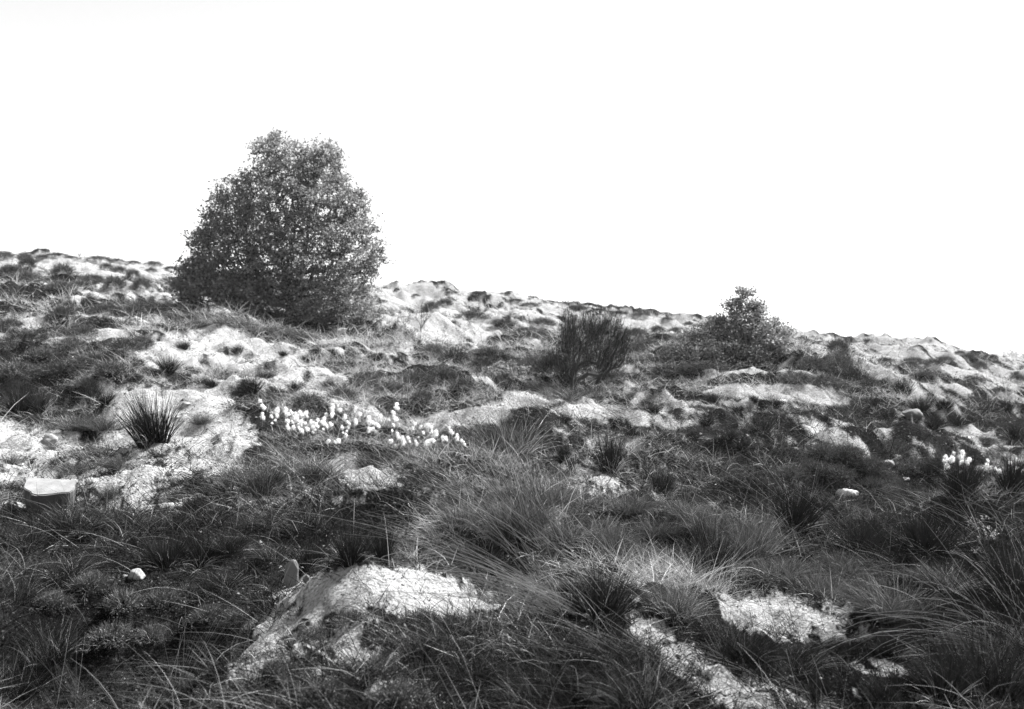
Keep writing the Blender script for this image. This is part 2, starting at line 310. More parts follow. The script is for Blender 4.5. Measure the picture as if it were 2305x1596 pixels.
# short grass
bag = Bag()
for n, r0, r1, ln, wd, sg, K in ((26000, 2.8, 9, .13, .0032, 3, 11), (46000, 8, 24, .15, .006, 2, 8), (34000, 22, 52, .22, .012, 2, 5)):
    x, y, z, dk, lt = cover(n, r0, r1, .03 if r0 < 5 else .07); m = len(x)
    cl = fbm(x / .8, y / .8, 3, 63); reg = fbm(x / 1.9 + 7, y / 2.6, 3, 67)
    size = np.exp(rng.normal(0, .38, m)) * (.35 + 1.3 * cl)
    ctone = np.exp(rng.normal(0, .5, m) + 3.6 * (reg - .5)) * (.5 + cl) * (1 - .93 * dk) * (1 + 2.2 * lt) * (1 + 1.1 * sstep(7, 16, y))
    lean = rng.normal(size=(m, 3)) * [.45, .45, 0] + [-.2, -.1, 0]
    k = np.repeat(np.arange(m), K); M_ = len(k); sc = (1 if r0 < 5 else 1.7 if r0 < 15 else 3)
    off = rng.normal(size=(M_, 3)) * [.028 * sc, .028 * sc, 0] * size[k][:, None]
    bx, by = x[k] + off[:, 0], y[k] + off[:, 1]
    B = np.stack([bx, by, H(bx, by) - .01], -1)
    dr = norm(off) * rng.uniform(.2, 1.1, (M_, 1)) + lean[k] + rng.normal(size=(M_, 3)) * [.3, .3, .1] + [0, 0, .85]; dr[:, 2] = np.abs(dr[:, 2])
    L_ = ln * rng.uniform(.35, 1.25, M_) * size[k] * (1 + .35 * lt[k])
    tone = ctone[k] * np.exp(rng.normal(-.42, .75, M_)); dry = rng.uniform(size=M_) < .06; tone[dry] *= 5
    bag.add(*blades(B, dr, L_, wd * rng.uniform(.7, 1.4, M_), rng.uniform(0, .55, M_), np.clip(tone, .05, 7), sg))
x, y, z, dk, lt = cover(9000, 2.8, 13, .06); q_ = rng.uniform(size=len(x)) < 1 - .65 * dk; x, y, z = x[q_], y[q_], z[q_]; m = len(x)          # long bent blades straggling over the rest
bag.add(*blades(np.stack([x, y, z - .01], -1), rng.normal(size=(m, 3)) * [.55, .45, .15] + [-.45, 0, .8], rng.uniform(.16, .5, m), .0030 * rng.uniform(.6, 1.3, m), rng.uniform(.1, .9, m), np.exp(rng.normal(.75, .55, m)).clip(.3, 6), 5, .2))
tag(link('grass', bag.mesh('grass', M_GRASS)), 'short wiry grass covering the sandy slope', kind='stuff')
# heather sprigs and moss: many tiny leaf flakes
def flakes(x, y, z, size, tone, hmax):
    m = len(x); c = np.stack([x, y, z + rng.uniform(0, 1, m) ** 1.5 * hmax], -1)
    a = norm(rng.normal(size=(m, 3))); b = norm(np.cross(a, rng.normal(size=(m, 3))))
    a = a * size[:, None]; b = b * (size * .38)[:, None]
    V = np.stack([c - a, c + b, c + a, c - b], 1).reshape(-1, 3)
    return V, np.arange(m * 4).reshape(-1, 4), np.repeat(tone, 4)
bag = Bag()
for n, r0, r1, sz, hm in ((130000, 2.8, 9, .0085, .05), (180000, 8, 24, .016, .09), (110000, 22, 52, .035, .16)):
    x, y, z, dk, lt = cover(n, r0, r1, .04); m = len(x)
    cl = fbm(x / .5, y / .5, 3, 65)
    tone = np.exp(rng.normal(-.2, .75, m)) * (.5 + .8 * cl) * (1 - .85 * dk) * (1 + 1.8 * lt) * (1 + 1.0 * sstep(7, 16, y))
    bag.add(*flakes(x, y, z, sz * rng.uniform(.5, 1.5, m), np.clip(tone, .1, 5), hm * (.2 + 1.6 * np.clip(cl - .3, 0, 1))))
tag(link('heather_cover', bag.mesh('heather_cover', M_HEATH)), 'low heather sprigs and moss between the grasses', kind='stuff')
# dead leaves and straw litter
bag = Bag()
x, y, z = scatter(26000, 2.8, 26); k = fbm(x / .7, y / .7, 3, 71) > .44; x, y, z = x[k], y[k], z[k]; m = len(x)
sc = np.clip(y / 7, .6, 2.2)
bag.add(*flakes(x, y, z, .009 * sc * rng.uniform(.5, 1.8, m), rng.uniform(.3, 1.6, m), .02))
x, y, z = scatter(1300, 2.8, 22); m = len(x); sc = np.clip(y / 7, .6, 2.2)
dr = rng.normal(size=(m, 3)) * [1, 1, .14] + [0, 0, .12]
U, V = project(x, y, z); k = np.ones(m, bool)
bag.add(*blades(np.stack([x, y, z + .015], -1), dr, rng.uniform(.06, .22, m) * sc ** .3, .0028 * sc * np.ones(m), rng.uniform(-.1, .25, m), rng.uniform(.9, 2.2, m), 2, .5))
tag(link('leaf_litter', bag.mesh('leaf_litter', M_LITTER)), 'dead leaves and straws strewn over the sand', kind='stuff')

# ------------------------------------------------------------------ stones
import bmesh
def rock_mesh(name, mat, seed, dims, flat=0, rough=.16):
    bm = bmesh.new(); bmesh.ops.create_icosphere(bm, subdivisions=4, radius=1)
    r = random.Random(seed); planes = []
    for _ in range(9):
        n = Vector((r.gauss(0, 1), r.gauss(0, 1), r.gauss(0, 1))).normalized(); planes.append((n, r.uniform(.62, .9)))
    from mathutils import noise as mn
    for v in bm.verts:
        c = v.co.copy()
        for n, d in planes:
            k = c.dot(n)
            if k > d: c -= n * (k - d) * .85
        c *= 1 + rough * mn.noise(c * 1.6 + Vector((seed, 0, 0))) + rough * .4 * mn.noise(c * 5 + Vector((0, seed, 0)))
        if flat and c.z > flat: c.z = flat + (c.z - flat) * .15
        v.co = Vector((c.x * dims[0], c.y * dims[1], c.z * dims[2]))
    me = D.meshes.new(name); bm.to_mesh(me); bm.free(); me.materials.append(mat)
    me.polygons.foreach_set('use_smooth', [True] * len(me.polygons)); return me
def stone(u, v, wpx, hpx, mat, label, seed, name='stone', rot=0, deep=.8, flat=0, sink=.3, tilt=0):
    p, s = PX(u, v); wd = wpx * s / 2; hh = hpx * s
    o = link(name, rock_mesh(name, mat, seed, (wd, wd * deep, hh * .5 / (1 - sink * .5)), flat))
    o.location = (p[0], p[1] + wd * deep * .6, p[2] + hh * (.5 - sink * .5)); o.rotation_euler = (tilt, tilt * .5, rot); tag(o, label, 'stone'); return o
# the big squared block at the left
p, s = PX(88, 1150)
bm = bmesh.new()
top = [(-.30, .17, .205), (-.26, .20, .215), (.22, .17, .20), (.31, .0, .185), (.30, -.06, .18), (.02, -.13, .165), (-.04, -.13, .175), (-.17, -.04, .205)]
bot = [(-.24, .15, -.12), (-.2, .18, -.12), (.2, .15, -.12), (.28, 0, -.12), (.26, -.05, -.12), (.0, -.10, -.12), (-.05, -.10, -.12), (-.14, -.03, -.12)]
tv = [bm.verts.new(q) for q in top]; bv = [bm.verts.new(q) for q in bot]
bm.faces.new(tv[::-1]); bm.faces.new(bv)
for i in range(8): bm.faces.new([tv[i], tv[(i+1) % 8], bv[(i+1) % 8], bv[i]])
bmesh.ops.recalc_face_normals(bm, faces=bm.faces)
bmesh.ops.bevel(bm, geom=bm.edges[:], offset=.008, segments=2, affect='EDGES')
bmesh.ops.triangulate(bm, faces=bm.faces); bmesh.ops.subdivide_edges(bm, edges=bm.edges[:], cuts=3, use_grid_fill=True)
from mathutils import noise as mn
for vv in bm.verts: vv.co += Vector((1, 1, .6)) * .010 * mn.noise(vv.co * 14) + Vector((0, 0, 1)) * .006 * mn.noise(vv.co * 30)
me = D.meshes.new('stone_block'); bm.to_mesh(me); bm.free(); me.materials.append(stone_mat('weathered_block_top', .175, .55)); me.materials.append(stone_mat('painted_shade_block_side', .035))
for pl in me.polygons: pl.material_index = 0 if pl.normal.z > .5 else 1  # shade on the block's sides is painted in with a darker stone colour
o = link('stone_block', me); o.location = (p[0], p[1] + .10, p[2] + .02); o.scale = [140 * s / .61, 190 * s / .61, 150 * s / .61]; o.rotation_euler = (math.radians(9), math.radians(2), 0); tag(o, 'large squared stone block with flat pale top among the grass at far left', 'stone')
for a in ((655, 1322, 34, 66, M_STONE, 'small upright rounded grey stone standing at the edge of the front sand patch', 3, 'stone', .3, .45, 0, .25, .08),
          (305, 1305, 38, 26, M_STONE_L, 'pale crumbly stone at the rim of the dark hollow, lower left', 5, 'stone', 0, .8, 0, .5), (1912, 1120, 46, 22, M_STONE_W, 'brilliant white elongated stone lying in dark grass at right', 8, 'stone', .1, .5),
          (1890, 1118, 20, 17, M_STONE_W, 'small round white knob of stone touching the long white stone', 9), (762, 1497, 13, 13, M_STONE_W, 'upper of two white pebbles in the foreground soil', 11, 'pebble'),
          (822, 1508, 15, 13, M_STONE_W, 'lower of two white pebbles in the foreground soil', 12, 'pebble'), (1465, 808, 18, 14, M_STONE_L, 'pale stone in the grass right of the dark broom bush', 13),
          (109, 1000, 36, 26, M_STONE_L, 'rounded pale stone on the sand above the squared block', 14), (421, 915, 34, 8, M_STONE_L, 'flat thin stone lying on the sand right of the spiky rush', 15),
          (404, 687, 16, 9, M_STONE_L, 'right one of two small pale stones on the crest left of the tree', 16), (378, 687, 18, 9, M_STONE_L, 'left one of two small pale stones on the crest left of the tree', 17),
          (768, 752, 44, 16, M_STONE_L, 'flat pale stone at the foot of the big tree', 18), (1229, 729, 18, 10, M_STONE_L, 'small pale stone on the slope behind the broom bush', 19),
          (1761, 907, 26, 9, M_STONE_W, 'white flat stone just below the long sand ridge at right', 20), (2056, 945, 46, 26, M_STONE, 'grey angular stone sunk in the dark slope at right', 21),
          (2000, 1052, 32, 18, M_STONE, 'grey stone in dark grass left of the small cotton grass group', 22), (2039, 1082, 26, 8, M_STONE_L, 'thin flat stone below the grey stone at right', 23),
          (688, 1312, 16, 20, M_STONE, 'little grey stone right beside the upright rounded stone', 25, 'stone', 0, .6), (1560, 1535, 14, 10, M_STONE_L, 'small pale pebble on the sand strip at the bottom right', 26, 'pebble')):
    stone(*a)
# gravel crumbs on bare sand
bag = Bag(); x, y, z = scatter(30000, 2.8, 26); m = len(x)
oc = np.array([[1,0,0],[-1,0,0],[0,1,0],[0,-1,0],[0,0,.7],[0,0,-.7]], float); of = np.array([[0,2,4],[2,1,4],[1,3,4],[3,0,4],[2,0,5],[1,2,5],[3,1,5],[0,3,5]])
sz = np.exp(rng.normal(math.log(.0045), .5, m)) * np.clip(y / 7, .6, 2.5)
V = np.stack([x, y, z], -1)[:, None] + oc[None] * sz[:, None, None] * rng.uniform(.6, 1.3, (m, 6, 1))
bag.add(V.reshape(-1, 3), (np.arange(m)[:, None, None] * 6 + of[None]).reshape(-1, 3), np.repeat(np.exp(rng.normal(-.3, .8, m)).clip(.1, 3), 6))
tag(link('gravel', bag.mesh('gravel', M_LITTER)), 'small crumbs of gravel on the sand', kind='stuff')

# ------------------------------------------------------------------ tussock prototypes (unit height, unit half width)
def rand_fan(n, spread, r0, tufts=5):
    """blades rising from a few neighbouring tufts, each with a lean of its own"""
    ta = rng.uniform(0, 2 * math.pi, tufts); tq = np.sqrt(rng.uniform(0, 1, tufts)); tl = rng.normal(size=(tufts, 2)) * .16
    k = np.minimum((rng.uniform(0, 1, n) ** 1.4 * tufts).astype(int), tufts - 1)
    a = rng.uniform(0, 2 * math.pi, n); q = np.sqrt(rng.uniform(0, 1, n)); th = q * spread * .8 + rng.normal(0, .09, n)
    base = np.stack([np.cos(ta[k]) * tq[k] * r0 + np.cos(a) * q * r0 * .4, np.sin(ta[k]) * tq[k] * r0 + np.sin(a) * q * r0 * .4, np.full(n, -.06)], -1)
    a2 = a + rng.normal(0, .35, n)
    d = np.stack([np.sin(th) * np.cos(a2), np.sin(th) * np.sin(a2), np.cos(th)], -1)
    d[:, :2] += tl[k] + np.stack([np.cos(ta[k]), np.sin(ta[k])], -1) * tq[k][:, None] * spread * .45
    return base, norm(d), q
def proto_rush(v):
    g = Bag(); n = 480; b, d, q = rand_fan(n, .72, .24, 4 + v)
    g.add(*blades(b, d, rng.uniform(.5, 1.08, n) * (1 - .15 * q), .019 * rng.uniform(.6, 1.2, n), rng.uniform(0, .28, n), np.exp(rng.normal(0, .35, n)), 4))
    y = Bag(); n = 60; b, d, q = rand_fan(n, 1.25, .2)
    y.add(*blades(b, d, rng.uniform(.3, .8, n), .013 * rng.uniform(.7, 1.2, n), rng.uniform(.1, .5, n), np.exp(rng.normal(-.3, .5, n)), 4))
    return [('green_blades', g.mesh('rush_green_blades', M_RUSH)), ('dry_blades', y.mesh('rush_dry_blades', M_DRY))]
def proto_fescue(v, mat=M_GRASS, dry=190):
    g = Bag(); n = 1300; b, d, q = rand_fan(n, .95, .5, 9 + 2 * v)
    g.add(*blades(b, d, rng.uniform(.3, 1.1, n) ** 1.2, .0105 * rng.uniform(.6, 1.2, n), rng.uniform(.05, .55, n), np.exp(rng.normal(0, .45, n)), 4))
    y = Bag(); n = dry; b, d, q = rand_fan(n, 1.2, .5, 9)
    y.add(*blades(b, d, rng.uniform(.4, 1.2, n), .009 * rng.uniform(.6, 1.2, n), rng.uniform(.1, .5, n), np.exp(rng.normal(-.5, .5, n)), 4))
    return [('green_blades', g.mesh('fescue_green_blades', mat)), ('dry_blades', y.mesh('fescue_dry_blades', M_DRY))]
def proto_heather(v):
    g = Bag(); n = 620
    a = rng.uniform(0, 2*math.pi, n); q = np.sqrt(rng.uniform(0, 1, n)); lob = 1 + .28 * np.sin(2 * a + v) + .22 * np.sin(5 * a + 2 * v)
    top = np.stack([np.cos(a) * q * lob, np.sin(a) * q * lob, np.sqrt(np.clip(1 - q ** 2, 0, 1)) * .75 - .05], -1)
    n1 = norm(top + [0, 0, .3]); st = top * .72
    g.add(*blades(st, n1 + rng.normal(size=(n, 3)) * .35, rng.uniform(.15, .62, n), .026 * rng.uniform(.6, 1.2, n), rng.uniform(-.1, .2, n), np.exp(rng.normal(0, .4, n)), 2))
    m = 1900; k = rng.integers(0, n, m); c = top[k] * rng.uniform(.6, 1.12, (m, 1)) + rng.normal(size=(m, 3)) * .06
    fl = flakes(c[:, 0], c[:, 1], c[:, 2], .045 * rng.uniform(.5, 1.3, m), np.exp(rng.normal(0, .5, m)), .02)
    f = Bag(); f.add(*fl)
    return [('twigs', g.mesh('heather_twigs', M_HEATH_UP)), ('leaf_sprays', f.mesh('heather_leaf_sprays', M_HEATH_UP))]
PROTO = {'rush': [proto_rush(i) for i in range(4)], 'fescue': [proto_fescue(i) for i in range(4)], 'heather': [proto_heather(i) for i in range(4)], 'sedge': [proto_fescue(i, M_RUSH, 110) for i in range(4)]}
NM = {'rush': ('rush_tussock', 'rush'), 'fescue': ('grass_tussock', 'grass tussock'), 'heather': ('heather_clump', 'heather'), 'sedge': ('grass_tussock', 'grass tussock')}
cnt = {'rush': 0, 'fescue': 0, 'heather': 0, 'sedge': 0}
def tussock(kind, u, v, hpx, wpx, label, group, lean=0):
    p, s = PX(u, v); i = cnt[kind]; cnt[kind] += 1
    root = D.objects.new(NM[kind][0], None); COL.objects.link(root); root.empty_display_size = .1
    root.location = p - np.array([0, 0, .01]); root.rotation_euler = (0, math.radians(lean), rng.uniform(0, 6.28) if not lean else 0)
    hh = hpx * s * {'rush': 1.12, 'fescue': 1.35, 'sedge': 1.35, 'heather': 1.25}[kind]; k = {'rush': .95, 'fescue': 1.15, 'sedge': 1.15, 'heather': 1.0}[kind]; ww = wpx * s / (2 * {'rush': .75, 'fescue': .95, 'sedge': .95, 'heather': 1.05}[kind])
    root.scale = (ww, ww, hh / k); tag(root, label, NM[kind][1], group)
    for nm, me in PROTO[kind][i % 4]: link(nm, me, root)
    return root
ORD = ['leftmost', 'second from the left', 'third from the left', 'fourth from the left', 'fifth from the left', 'sixth from the left', 'seventh from the left', 'eighth from the left', 'ninth from the left',
       'tenth from the left', 'eleventh from the left', 'twelfth from the left', 'thirteenth from the left', 'fourteenth from the left', 'fifteenth from the left', 'sixteenth from the left']
def row(kind, what, where, pts):
    """A family of clumps in one place, told apart by their order from the left."""
    pts = sorted(pts)
    for i, (u, v, h, w_) in enumerate(pts):
        tussock(kind, u, v, h, w_, f"{what} {where}, {ORD[i]}", f"{what}s {where}")
# single, well marked tussocks
for a in (('rush', 347, 996, 145, 150, 'large spiky dark rush fanning out on the bare sand at left'),
          ('rush', 205, 905, 62, 60, 'small spiky rush behind and left of the large spiky rush'), ('rush', 240, 908, 36, 50, 'little low rush touching the right side of the small spiky rush'),
          ('rush', 40, 935, 90, 110, 'dark rush thicket at the left frame edge above the sand'), ('rush', 95, 925, 66, 90, 'lower rush thicket just right of the one at the left frame edge'),
          ('rush', 430, 1165, 72, 80, 'short dark rush on the mossy flat below the bright sand bank'), ('rush', 375, 1275, 100, 120, 'left half of the broad dark rush clump above the hollow'),
          ('rush', 450, 1272, 92, 120, 'right half of the broad dark rush clump above the hollow'), ('rush', 690, 1275, 84, 110, 'sprawling rush with pale bent blades above the upright stone'),
          ('rush', 790, 1262, 110, 100, 'left part of the dense dark rush above the front sand patch'), ('rush', 860, 1268, 115, 100, 'right part of the dense dark rush above the front sand patch'),
          ('rush', 1375, 1062, 116, 96, 'upright dark rush on a small sandy rise right of centre'), ('rush', 1275, 1035, 50, 56, 'small dark rush left of the upright rush right of centre'),
          ('rush', 1495, 1112, 84, 84, 'dark bushy rush to the right below the upright rush'), ('rush', 1600, 1310, 165, 130, 'rush with long pale splayed stems above the light grass, right of centre'),
          ('rush', 1340, 1390, 140, 190, 'dark dense rush clump with upswept tips in the middle foreground'), ('rush', 1780, 1190, 120, 150, 'tall loose rush left of the white stone'),
          ('rush', 570, 885, 52, 62, 'soft dark rush on the bank above the dark hollow edge'), ('rush', 378, 835, 44, 60, 'rounded rush on the slope above the sand crest'),
          ('fescue', 1145, 1205, 165, 150, 'tallest grass tussock in the middle of the photograph, upright culms'), ('fescue', 1040, 1190, 110, 160, 'broad grass tussock left of the tall middle tussock'),
          ('fescue', 1690, 1235, 110, 160, 'rounded light-topped tussock right of the splayed rush'), ('fescue', 1590, 1200, 90, 100, 'loose light tussock behind the splayed rush'),
          ('sedge', 580, 1110, 90, 130, 'shaggy grass tussock below the bright sand bank, left of centre'), ('sedge', 700, 1085, 70, 90, 'dark grass tussock right of the shaggy one, left of centre'),
          ('sedge', 835, 1045, 46, 100, 'low dark grass tussock under the cotton grass'), ('sedge', 1250, 1585, 150, 260, 'huge dark tussock at the bottom edge, just right of centre'),
          ('fescue', 1440, 1590, 130, 200, 'dark tussock at the bottom edge beside the sand strip'), ('sedge', 1090, 1530, 120, 180, 'dark matted tussock at the bottom left of the huge tussock'),
          ('sedge', 160, 1190, 84, 84, 'grass tuft with pale stems at the foot of the squared block'), ('fescue', 250, 1118, 40, 60, 'small curled tuft right of the squared block'),
          ('fescue', 1150, 1010, 100, 190, 'fine hazy tussock behind the tall middle tussock'), ('sedge', 2240, 1560, 250, 300, 'largest rush at the right frame edge with long arching stems'),
          ('sedge', 2290, 1330, 190, 220, 'second big rush at the right frame edge, behind the largest'), ('rush', 2170, 1120, 110, 130, 'dark rush below the small cotton grass group at right'),
          ('rush', 2270, 1110, 110, 120, 'dark rush at the right frame edge beside the cotton grass'), ('rush', 1930, 1235, 90, 170, 'low dark rush bed below the white stone'),
          ('rush', 2080, 1240, 110, 170, 'dark rush bed right of and below the white stone'), ('sedge', 1660, 1475, 120, 170, 'dark bushy tussock between the two sand patches at lower right'),
          ('sedge', 1800, 1500, 70, 120, 'low tussock at the lower edge of the right sand patch'), ('fescue', 1850, 1340, 80, 150, 'soft tussock along the upper edge of the right sand patch'),
          ('fescue', 2020, 1380, 110, 200, 'broad grey tussock right of the right sand patch'), ('fescue', 1520, 1375, 90, 140, 'pale dry tussock at the head of the sand strip'),
          ('fescue', 1070, 1270, 80, 150, 'pale straw tussock over the right end of the front sand patch'), ('sedge', 950, 1480, 80, 130, 'ragged tussock on the soil face below the front sand patch')):
    tussock(*a, None)
# clumps that stand in rows and drifts
row('fescue', 'low grass tuft', 'on the bright sand bank at left', [(455,952,30,56),(165,1062,30,100),(275,1052,36,90),(112,1012,26,40),(335,872,14,20),(235,965,44,110),(170,965,44,90),(520,1075,26,60),(30,1040,26,60)])
row('heather', 'dark heather cushion', 'on the far left skyline', [(10,583,16,50),(55,590,22,40),(130,583,9,50),(222,588,12,60),(160,583,7,36),(345,600,13,44),(262,592,8,40),(300,594,8,40),(385,607,8,40),(95,582,8,40)])
row('heather', 'round heather clump', 'on the upper left slope under the skyline', [(60,604,26,50),(25,622,24,70),(60,636,24,70),(140,625,28,66),(135,655,24,50),(240,608,16,36),(270,616,18,42),(300,628,20,40),(318,655,32,54),(255,652,30,66),(210,640,22,70),(180,648,18,60),(340,612,10,30)])
row('heather', 'dark heather clump', 'on the left hillside below the tree', [(140,716,28,60),(240,705,22,70),(312,712,34,76),(60,770,26,90),(100,810,28,90),(160,790,30,90),(215,820,30,100),(280,790,30,90),(40,850,36,100),(130,850,34,110),(250,850,34,90),(190,760,26,80),(320,780,26,60),(20,740,22,70),(190,870,22,80)])
row('fescue', 'soft low tussock', 'on the crest in front of the tree', [(430,735,26,90),(490,728,24,80),(545,735,28,90),(600,745,26,80),(655,752,24,80),(700,762,24,80),(460,712,18,70),(350,700,26,80),(395,712,20,70)])
row('rush', 'small dark tuft', 'on the sandy slope between hillside and cotton grass', [(535,795,28,40),(415,785,24,44),(690,815,20,44),(640,800,16,40),(740,870,22,50),(850,815,24,60),(600,850,20,46),(480,870,26,60),(660,880,28,70)])
row('heather', 'heather clump', 'in the hollow behind the cotton grass', [(700,915,30,110),(770,900,28,90),(820,870,34,100),(880,890,32,90),(930,870,34,80),(860,920,24,100),(950,905,26,70),(780,835,24,70)])
row('heather', 'dark patch of heather', 'along the foot of the broom bush', [(1020,820,34,90),(1090,830,30,90),(1160,845,34,90),(1200,840,40,90),(1240,850,60,80),(1000,865,40,90),(1040,880,28,70),(1130,868,26,80),(1370,860,26,90),(1100,800,20,90),(970,800,24,80)])
row('heather', 'tiny dark cushion', 'along the skyline right of the big tree', [(893,656,7,18),(935,667,6,22),(1010,664,8,22),(1075,668,10,40),(1160,680,8,50),(1190,690,9,60),(1300,698,9,40),(1345,702,8,40),(1390,708,10,40),(1440,712,9,50),(1500,722,8,34),(1550,732,7,30)])
row('heather', 'grey heather mound', 'on the bare slope between tree and broom', [(1060,722,24,80),(970,698,20,40),(1130,735,16,60),(1000,690,16,50),(1220,735,20,80),(1180,752,14,60),(1210,760,14,80)])
row('heather', 'heather clump', 'between the broom bush and the small tree', [(1430,760,20,60),(1480,748,16,40),(1520,748,12,30),(1450,790,26,70),(1510,815,24,90),(1500,840,22,90),(1590,832,20,100),(1640,830,18,90),(1700,815,16,90),(1540,845,20,90)])
row('heather', 'dark bushy clump', 'on the round mound right of the small tree', [(1760,800,36,60),(1885,795,30,66),(1830,838,36,80),(1890,850,50,90),(1920,868,44,80),(1850,868,26,100),(1790,860,22,100),(1720,790,20,60),(1950,870,24,60)])
row('heather', 'dark heather clump', 'on the far right slope under the skyline', [(2045,828,24,60),(2100,826,18,60),(2125,815,14,40),(2180,808,14,40),(2205,832,20,44),(2240,820,9,30),(2080,845,10,60),(1990,818,14,50),(2185,860,16,60),(2160,800,8,30),(2290,860,18,44),(2250,885,14,50),(1720,754,7,30),(2060,820,16,50)])
row('rush', 'bushy dark tuft', 'on the right hillside above the small cotton grass', [(2030,890,50,60),(2070,930,46,90),(2120,920,34,70),(1960,915,36,60),(2210,935,30,80),(2270,925,40,50),(2160,960,34,80),(2100,965,34,90),(2000,945,30,80),(2280,985,50,60)])
row('rush', 'small dark tuft', 'around the sand patches right of centre', [(1610,905,30,50),(1660,925,20,40),(1700,905,22,40),(1740,915,30,60),(1595,955,24,50),(1640,985,26,60),(1720,975,44,60),(1860,950,24,50),(1560,985,22,60),(1500,985,20,50),(1470,925,20,50),(1420,985,30,50),(1270,950,26,40),(1670,1010,24,60)])
row('heather', 'black heather clump', 'in the shaded dip below the right sand mound', [(1850,1030,34,90),(1910,1035,36,90),(1960,1060,34,90),(1880,1075,30,100),(1820,1060,30,80),(2010,1020,30,90),(1780,1075,30,80),(2060,1065,34,100),(1960,1100,26,90),(2120,1060,40,90)])
row('fescue', 'grey shaggy tussock', 'across the middle ground right of the tall tussock', [(1250,1130,60,110),(1330,1150,60,120),(1420,1150,60,110),(1280,1210,60,110),(1380,1230,70,130),(1480,1200,60,120),(1240,1080,44,90),(1440,1260,60,120),(1540,1160,50,90),(1900,1290,60,140),(1760,1290,50,120),(2120,1320,70,140)])
row('sedge', 'matted grass tuft', 'in the left foreground', [(60,1230,60,110),(140,1290,60,120),(40,1350,80,130),(250,1240,44,90),(300,1190,40,80),(520,1230,50,100),(570,1190,44,90),(500,1320,50,110),(620,1260,50,90),(110,1480,110,150),(30,1560,120,160)])
row('heather', 'mossy heather patch', 'on the soil bank in the foreground', [(700,1440,30,100),(790,1400,30,90),(640,1520,34,110),(850,1520,40,120),(740,1570,40,120),(950,1420,50,110),(1020,1440,60,110),(900,1580,50,130),(540,1400,30,80)])
row('heather', 'dark heather patch', 'around the hollow at lower left', [(200,1330,40,100),(280,1370,44,110),(360,1370,40,100),(120,1370,40,100),(420,1350,34,90),(250,1450,44,120),(340,1440,34,90),(470,1400,34,90)])
row('rush', 'pale-stemmed rush tuft', 'in the lower right corner', [(1900,1480,60,110),(2010,1470,70,120),(2110,1430,100,140),(1990,1580,90,140),(2120,1570,130,170),(1830,1570,60,110)])

# ------------------------------------------------------------------ long single culms and leaning straws: each bundle belongs to one tuft
def culms(name, u, v, specs, label, cat, mat, group=None, wmm=3.2):
    """specs: (n, base du, tip du, tip dv, jitter, toward-camera share, sag)"""
    p, s = PX(u, v); root = D.objects.new(name, None); COL.objects.link(root); root.location = p; tag(root, label, cat, group)
    for nm, mt, specs_ in specs:
        bag = Bag()
        for n, bdu, tdu, tdv, jit, tow, sag in specs_:
            for _ in range(n):
                b = np.array([rng.normal(0, 1) * bdu * s, rng.normal(0, 1) * bdu * s * .6, -.03])
                t = np.array([(tdu + rng.normal(0, jit)) * s, rng.normal(0, .5) * jit * s - tow * abs(tdu) * s, max((tdv + rng.normal(0, jit * .5)) * s, .03)]) * rng.uniform(.72, 1.05)
                tt = np.linspace(0, 1, 7)[:, None]; ln = np.linalg.norm(t)
                pts = b + t * tt + np.array([0, 0, 1.0]) * sag * ln * (4 * tt * (1 - tt)) * rng.uniform(.4, 1.4)
                tube(bag, pts, wmm * .0005 * rng.uniform(.7, 1.2) * np.linspace(1, .35, 7), math.exp(rng.normal(-.15, .35)), 3)
        link(nm, bag.mesh(nm, mt), root)
    return root
culms('tall_grass', 1215, 1225, [('culms', M_DRY, [(30, 34, -150, 290, 70, .1, .03), (26, 40, -250, 240, 80, .1, .04), (20, 40, -340, 170, 70, .1, .05), (16, 14, -80, 330, 30, 0, .01)]), ('green_culms', M_GRASS, [(90, 40, -40, 260, 60, 0, .02)])],
      'bundle of very long pale culms leaning left in the middle of the photograph', 'tall grass', M_DRY, None, 2.5)
culms('tall_grass', 1290, 1370, [('culms', M_DRY, [(22, 30, -440, 190, 70, .1, .05), (18, 50, -330, 240, 90, .1, .04), (12, 30, -480, 90, 60, .1, .07), (14, 60, -200, 200, 90, 0, .04)])],
      'sheaf of pale straws sweeping left over the front sand patch', 'tall grass', M_DRY)
culms('tall_grass', 1100, 905, [('culms', M_GRASS, [(50, 60, -30, 120, 40, 0, .01)]), ('dry_culms', M_DRY, [(16, 50, -60, 130, 50, 0, .01)])],
      'faint thin upright culms behind the sand path at the centre', 'tall grass', M_DRY)
culms('tall_grass', 900, 1110, [('culms', M_DRY, [(22, 60, -110, 110, 30, 0, .03)]), ('green_culms', M_GRASS, [(60, 60, -60, 80, 40, 0, .03)])],
      'thin slanting culms right of the little sand patch below the cotton grass', 'tall grass', M_DRY)
culms('tall_grass', 2330, 1480, [('arching_stems', M_DRY, [(22, 40, -420, 60, 90, .1, .14), (24, 40, -280, 120, 90, .1, .14), (20, 40, -180, 260, 80, .1, .1)]), ('dark_stems', M_RUSH, [(120, 50, -130, 260, 90, 0, .06)])],
      'long pale stems arching in from the right frame edge', 'tall grass', M_DRY, None, 5.0)
culms('tall_grass', 2260, 1200, [('arching_stems', M_DRY, [(34, 80, -220, 110, 80, .1, .06)]), ('dark_stems', M_RUSH, [(160, 80, -60, 140, 80, 0, .03)])],
      'thin crossing stems in front of the right-hand cotton grass', 'tall grass', M_DRY)
culms('tall_grass', 1980, 1230, [('stems', M_DRY, [(18, 90, -60, 100, 70, 0, .03)]), ('dark_stems', M_RUSH, [(140, 110, -10, 90, 50, 0, .02)])],
      'sparse pale stems standing in the dark grass below the white stone', 'tall grass', M_DRY)
